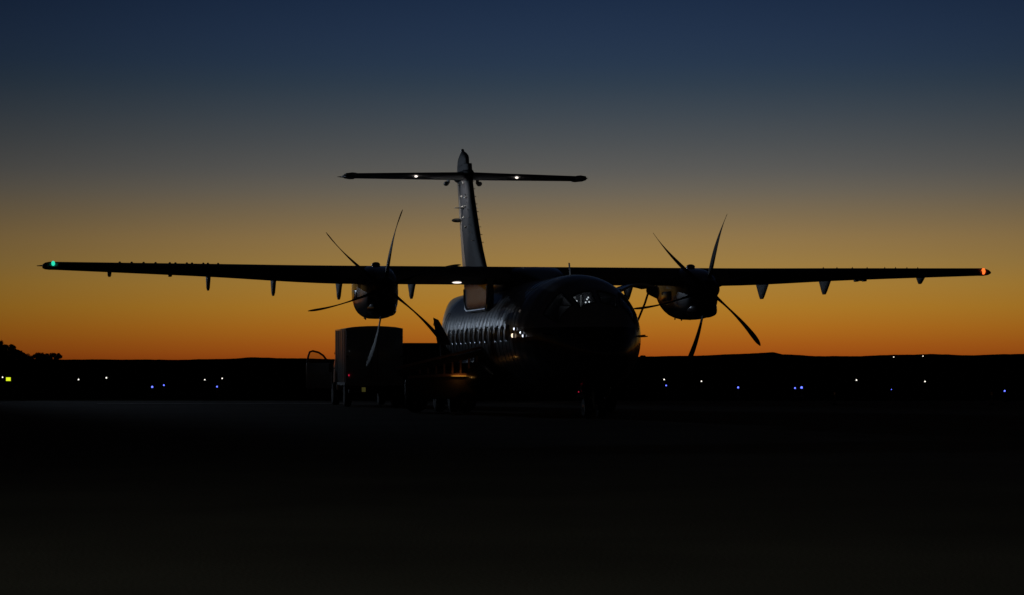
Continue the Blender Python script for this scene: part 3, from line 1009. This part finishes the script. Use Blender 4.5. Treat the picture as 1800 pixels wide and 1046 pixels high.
def belt_loader():
    # the conveyor rises from lower left to upper right
    d = 64.5
    xa, za = place(700, d), height(646, d)
    xb, zb = place(850, d), height(609, d)
    xo = (xa + xb) / 2
    T = empty('belt_loader', (xo, d, 0), 0)
    tag(T, 'baggage belt loader with a ribbed conveyor rising towards the fuselage', 'belt loader')
    ang = math.atan2(zb - za, xb - xa)
    L = math.hypot(xb - xa, zb - za)
    zc = (za + zb) / 2
    rot = Matrix.Rotation(-ang, 3, 'Y')
    W = .9
    MB().box((0, 0, zc - .10), (L, W - .12, .05), rot).build('belt', M['belt'], T)
    for s in (-1, 1):
        MB().box((0, s * W / 2, zc - .01), (L + .02, .05, .06), rot, bev=.012).build('conveyor_rail', M['loader'], T)
        MB().box((0, s * W / 2, zc - .15), (L, .03, .14), rot).build('side_plate', M['cart'], T)
        # lower sill and uprights between sill and conveyor
        zs = height(660, d)
        MB().box((.12, s * W / 2, zs + .01), (1.86, .06, .07), Matrix.Rotation(R(-3), 3, 'Y'), bev=.015).build('chassis_sill', M['loader'], T)
        for k in range(9):
            x = -.72 + k * .205
            zt = zc + math.tan(ang) * x - .20
            zz = zs + .045
            if zt - zz > .05:
                MB().box((x, s * W / 2, (zt + zz) / 2), (.045, .04, zt - zz)).build('upright', M['loader'], T)
    for x in (-L / 2, L / 2):
        MB().tube([(x * .99 * math.cos(ang), -W / 2 + .05, zc + x * math.sin(ang) - .09), (x * .99 * math.cos(ang), W / 2 - .05, zc + x * math.sin(ang) - .09)], .06, 14).build('roller', M['dull'], T)
    MB().box((.1, 0, .98), (1.75, .04, .55), bev=.01).build('dark_backing', M['cart'], T)  # dark sheet added to hide the lit fuselage behind the uprights
    # body, engine cover, wheels
    MB().box((.05, 0, .60), (1.9, W - .12, .5), bev=.05).build('body', M['cart'], T)
    MB().box((.98, 0, .95), (.26, W - .05, .95), bev=.04).build('engine_cover', M['cart'], T)
    for sx in (-.62, .62):
        for s in (-1, 1):
            r, w = .27, .18
            t = MB().lathe([(r * .5, -w / 2), (r * .9, -w / 2), (r, -w * .3), (r, w * .3), (r * .9, w / 2), (r * .5, w / 2)], (sx, s * .42, r), 'y', 22).build('wheel', M['tyre'], T)
            MB().lathe([(.02, -w * .52), (r * .5, -w * .44), (r * .5, w * .44), (.02, w * .52)], (sx, s * .42, r), 'y', 14).build('rim', M['dull'], t)
    # folded handrail standing upright at the head of the conveyor
    xh = place(775, d) - xo
    rings = []
    for t in range(9):
        u = t / 8
        zz = height(606, d) + u * (height(558, d) - height(606, d))
        xc = xh - .16 * u + .08 - .05 * u * u
        w = .17 - .10 * u ** 1.6
        rings.append([(xc - w, .1, zz), (xc + w * .9, .1, zz - .06 * u), (xc + w * .9, .16, zz - .06 * u), (xc - w, .16, zz)])
    hr = MB().loft(rings).build('folded_side_rail', M['cart'], T)
    MB().tube([(xh - .13, .13, height(575, d)), (xh - .19, .13, height(571, d)), (xh - .17, .13, height(564, d))], .012, 6).build('latch_hook', M['dull'], hr)
    MB().tube([(xh, .13, height(606, d)), (xh + .05, .13, .9)], .035, 8).build('rail_post', M['cart'], T)
    # amber working lamp tucked under the conveyor
    am = MB().ellipsoid((.50, -W / 2 - .05, height(660.8, d)), (.24, .02, .012), 12, 8).build('working_lamp', M['amber_lamp'], T)
    al = bpy.data.lights.new('amber_working_light', 'POINT')
    al.energy = .16
    al.color = (1, .5, .12)
    al.shadow_soft_size = .03
    alo = bpy.data.objects.new('amber_working_light', al)
    COL.objects.link(alo)
    alo.parent = T
    alo.location = (.45, -W / 2 - .16, height(664, d))
belt_loader()

# ------------------------------------------------------------------ airfield lamps and markers
def field_lamp(px, py, kind, label, depth, hh, r):
    nm = {'blue': 'taxiway_lamp', 'white': 'runway_lamp'}[kind]
    T = empty(nm, (place(px, depth), depth, 0))
    tag(T, label, 'airfield lamp', {'blue': 'blue taxiway edge lamps', 'white': 'white runway lamps'}[kind])
    MB().lathe([(.12, -.01), (.12, .02), (.05, .04), (.03, .06), (.03, max(.08, hh - r - .03))], (0, 0, 0), 'z', 12).build('stem', M['post'], T)
    MB().lathe([(.03, hh - r - .05), (r * 1.05, hh - r - .02), (r * 1.05, hh - r)], (0, 0, 0), 'z', 12).build('collar', M['post'], T)
    MB().lathe([(r, hh - r), (r, hh), (r * .8, hh + r * .6), (r * .3, hh + r * .95), (.004, hh + r)], (0, 0, 0), 'z', 14).build('lens', M['blue_lamp' if kind == 'blue' else 'field_lamp'], T)
for px, py, rr, lab in [(267.5, 680, 1.9, 'bright blue taxiway lamp, lowest of the lights left of the van'), (288, 677, 1.4, 'small blue white taxiway lamp just right of the bright blue one at left'),
                        (381.5, 679.5, 1.5, 'blue taxiway lamp below a pair of white lamps left of the open van door'), (1171, 677.5, 1.3, 'pale blue taxiway lamp nearest the nose, under a white lamp'),
                        (1297.5, 681, 1.7, 'single blue taxiway lamp below the right propeller'), (1397.5, 682, 1.6, 'smaller lamp of the close blue pair right of the propeller'),
                        (1409, 681, 2.2, 'largest blue taxiway lamp, right one of a close pair'), (1567, 684.5, .8, 'faint blue taxiway lamp between two white lamps at right'),
                        (1766, 687, 1.6, 'blue white taxiway lamp nearest the right edge')]:
    hh = .36
    depth = (CAM_H - hh) * FPX / (py - 642)
    field_lamp(px, py, 'blue', lab, depth, hh, rr * .85 / FPX * depth)
for px, py, rr, lab in [(4.5, 663, 1.3, 'white runway lamp beside the yellow sign at the left edge'), (138, 667, 1.4, 'white runway lamp right of the yellow sign, alone below the trees'),
                        (187, 664, 1.5, 'white runway lamp between the trees and the bright blue lamp'), (360, 667.5, 1.2, 'dimmer left one of two white lamps above a blue lamp'),
                        (390.5, 665, 1.3, 'white runway lamp just left of the open van door'), (1167.5, 667, 1.3, 'white runway lamp nearest the aircraft nose'),
                        (1233, 670, 1.3, 'white runway lamp under the tip of the lower propeller blade'), (1505.5, 668, 1.4, 'white runway lamp below the right wing, right of the blue pair'),
                        (1626, 670.5, 1.4, 'white runway lamp furthest right below the wing tip')]:
    hh = .42
    depth = (CAM_H - hh) * FPX / (py - 642)
    field_lamp(px, py, 'white', lab, depth, hh, rr * .85 / FPX * depth)
for px, py, lab in [(1571, 627.6, 'left of two tiny lamps on the far ridge'), (1622.5, 626, 'right of two tiny lamps on the far ridge')]:
    d = 2950
    zt = height(py, d)
    T = empty('ridge_lamp', (place(px, d), d, zt - 8))
    tag(T, lab, 'street lamp', 'lamps on the far ridge')
    MB().tube([(0, 0, 0), (0, 0, 7.6)], [.12, .07], 8).build('pole', M['post'], T)
    MB().ellipsoid((0, 0, 8), (.75, .75, .6), 10, 6).build('lamp_head', M['far_lamp'], T)
# lit yellow airfield sign
d = 150
T = empty('taxiway_sign', (place(15, d), d, 0))
tag(T, 'small glowing yellow taxiway sign at the left edge below the trees', 'sign')
MB().box((0, 0, height(666.5, d)), (.31, .10, .25), bev=.02).build('case', M['van_trim'], T)
MB().box((0, -.055, height(666.5, d)), (.275, .012, .21), bev=.004).build('face', M['sign_lamp'], T)
for s in (-1, 1):
    MB().tube([(s * .1, 0, 0), (s * .1, 0, .26)], .015, 8).build('leg', M['post'], T)
# slim marker posts on the apron at right
for px, lab in [(1467, 'slim marker post on the dark apron under the right wing'), (1743, 'slim marker post on the dark apron at the right edge')]:
    d = 77
    T = empty('marker_post', (place(px, d), d, 0), 0)
    tag(T, lab, 'marker post', 'slim apron marker posts')
    MB().lathe([(.10, 0), (.10, .03), (.03, .05)], (0, 0, 0), 'z', 12).build('base', M['tyre'], T)
    MB().lathe([(.03, .05), (.028, .42), (.01, .44)], (0, 0, 0), 'z', 10).build('post', M['post'], T)
    MB().lathe([(.031, .30), (.031, .38)], (0, 0, 0), 'z', 10).build('reflective_band', M['metal'], T)

# ------------------------------------------------------------------ trees on the left and bushes
def tree(name, px, d, top_py, half_px, label, seed, cat='tree', cl=26, group='trees at the left edge'):
    rnd = random.Random(seed)
    x0 = place(px, d)
    H = height(top_py, d)
    RW = half_px / FPX * d
    T = empty(name, (x0, d, 0))
    tag(T, label, cat, group)
    tr = MB()
    lean = rnd.uniform(-.06, .06) * H
    tr.tube([(0, 0, -.05), (lean * .2, 0, H * .15), (lean * .5, .1, H * .4), (lean, 0, H * .72)], [H * .04, H * .032, H * .024, H * .008], 9)
    for k in range(6):
        a = rnd.uniform(0, 6.28)
        z0 = H * rnd.uniform(.2, .5)
        tr.tube([(lean * .4, 0, z0), (lean * .4 + RW * .35 * math.cos(a), RW * .35 * math.sin(a), z0 + H * .15), (lean * .4 + RW * .65 * math.cos(a), RW * .65 * math.sin(a), z0 + H * .27)], [H * .018, H * .012, H * .004], 6)
    tr.build('trunk', M['bark'], T)
    cr = MB()
    for c in range(int(cl * 2.6)):
        a = rnd.uniform(0, 6.28)
        rr = math.sqrt(rnd.random()) * .85
        zz = rnd.uniform(.12, .92)
        lim = math.sqrt(max(.05, 1 - ((zz - .5) / .52) ** 2))
        cx, cy, cz = RW * rr * lim * math.cos(a), RW * rr * lim * math.sin(a), H * zz
        cs = RW * rnd.uniform(.18, .34)
        for q in range(115):
            u = Vector((rnd.gauss(0, 1), rnd.gauss(0, 1), rnd.gauss(0, 1))).normalized() * cs * rnd.random() ** .4
            p = Vector((cx, cy, cz)) + Vector((u.x, u.y, u.z * .75))
            if p.z > H: p.z = H - rnd.random() * .3
            if p.z < .1: continue
            s = RW * rnd.uniform(.05, .11)
            e1 = Vector((rnd.gauss(0, 1), rnd.gauss(0, 1), rnd.gauss(0, 1))).normalized()
            e2 = e1.cross(Vector((rnd.gauss(0, 1), rnd.gauss(0, 1), rnd.gauss(0, 1)))).normalized()
            cr.add([p - e1 * s, p + e2 * s * .5, p + e1 * s, p - e2 * s * .5], [(0, 1, 2, 3)])
    me = cr.build('crown', M['leaf'], T, False)
D = 560
tree('gum_tree', -52, D, 584, 40, 'tallest dark tree, cut by the left edge of the view', 1, cl=46)
tree('gum_tree', -4, D - 10, 597, 22, 'tall tree whose crown just enters at the left edge', 2, cl=30)
tree('gum_tree', 14, D + 12, 604, 18, 'second tree from the left edge, sloping down to the right', 3, cl=30)
tree('gum_tree', 32, D, 614, 15, 'lower tree on the right flank of the tall group', 4, cl=26)
tree('gum_tree', 53, D + 6, 622, 17, 'low rounded tree in the dip between tall group and end clump', 5, cl=24)
tree('gum_tree', 74, D - 4, 620, 17, 'low dark tree left of the last one in the row', 6, cl=24)
tree('gum_tree', 97, D + 4, 620, 15, 'last tree of the row, at its right end', 7, cl=26)
tree('bush', 1129, 420, 622, 9, 'small round bush on the skyline just right of the fuselage', 8, 'bush', 22, 'bushes on the skyline')
tree('bush', 1196, 520, 625.5, 6, 'tiny bush on the skyline left of the lower propeller blade', 9, 'bush', 18, 'bushes on the skyline')

# ------------------------------------------------------------------ apron floodlight masts outside the view
def mast(loc, H, aim, heads, power, col, label, size=.16, cone=75):
    T = empty('floodlight_mast', loc)
    tag(T, label, 'floodlight mast', 'apron floodlight masts')
    MB().lathe([(.3, 0), (.3, .05), (.16, .08), (.08, H)], (0, 0, 0), 'z', 14).build('pole', M['post'], T)
    ax = (Vector(aim) - Vector((loc[0], loc[1], H)))
    az = math.atan2(ax.x, ax.y)
    side = Vector((math.cos(az), -math.sin(az), 0))
    MB().tube([side * -1.6 + Vector((0, 0, H)), side * 1.6 + Vector((0, 0, H))], .05, 8).build('crossbar', M['post'], T)
    for k in range(heads):
        p = side * (-1.3 + 2.6 * k / max(1, heads - 1)) + Vector((0, 0, H - .1))
        dirv = (Vector(aim) - Vector((loc[0], loc[1], 0)) - p).normalized()
        q = dirv.to_track_quat('-Z', 'Y')
        h = MB().box((0, 0, .1), (.5, .35, .2), bev=.03).build('lamp_head', M['post'], T)
        h.location = p
        h.rotation_mode = 'QUATERNION'
        h.rotation_quaternion = q
        MB().box((0, 0, -.006), (.42, .28, .008)).build('lens', M['flood_lens'], h)
        l = bpy.data.lights.new('floodlight', 'SPOT')
        l.energy = power
        l.color = col
        l.spot_size = R(cone)
        l.spot_blend = .7
        l.shadow_soft_size = size
        lo = bpy.data.objects.new('floodlight', l)
        COL.objects.link(lo)
        lo.parent = T
        lo.location = p + dirv * .25
        lo.rotation_mode = 'QUATERNION'
        lo.rotation_quaternion = q
mast((-34, 118, 0), 11, (-1, 67, 3.2), 3, 1700, (.64, .79, 1.0), 'floodlight mast beyond the left edge, behind the aircraft', cone=25)
mast((-9, -7, 0), 8, (-4, 8, 0), 2, 3000, (1.0, .97, .72), 'floodlight mast behind the viewer on the left', cone=45)
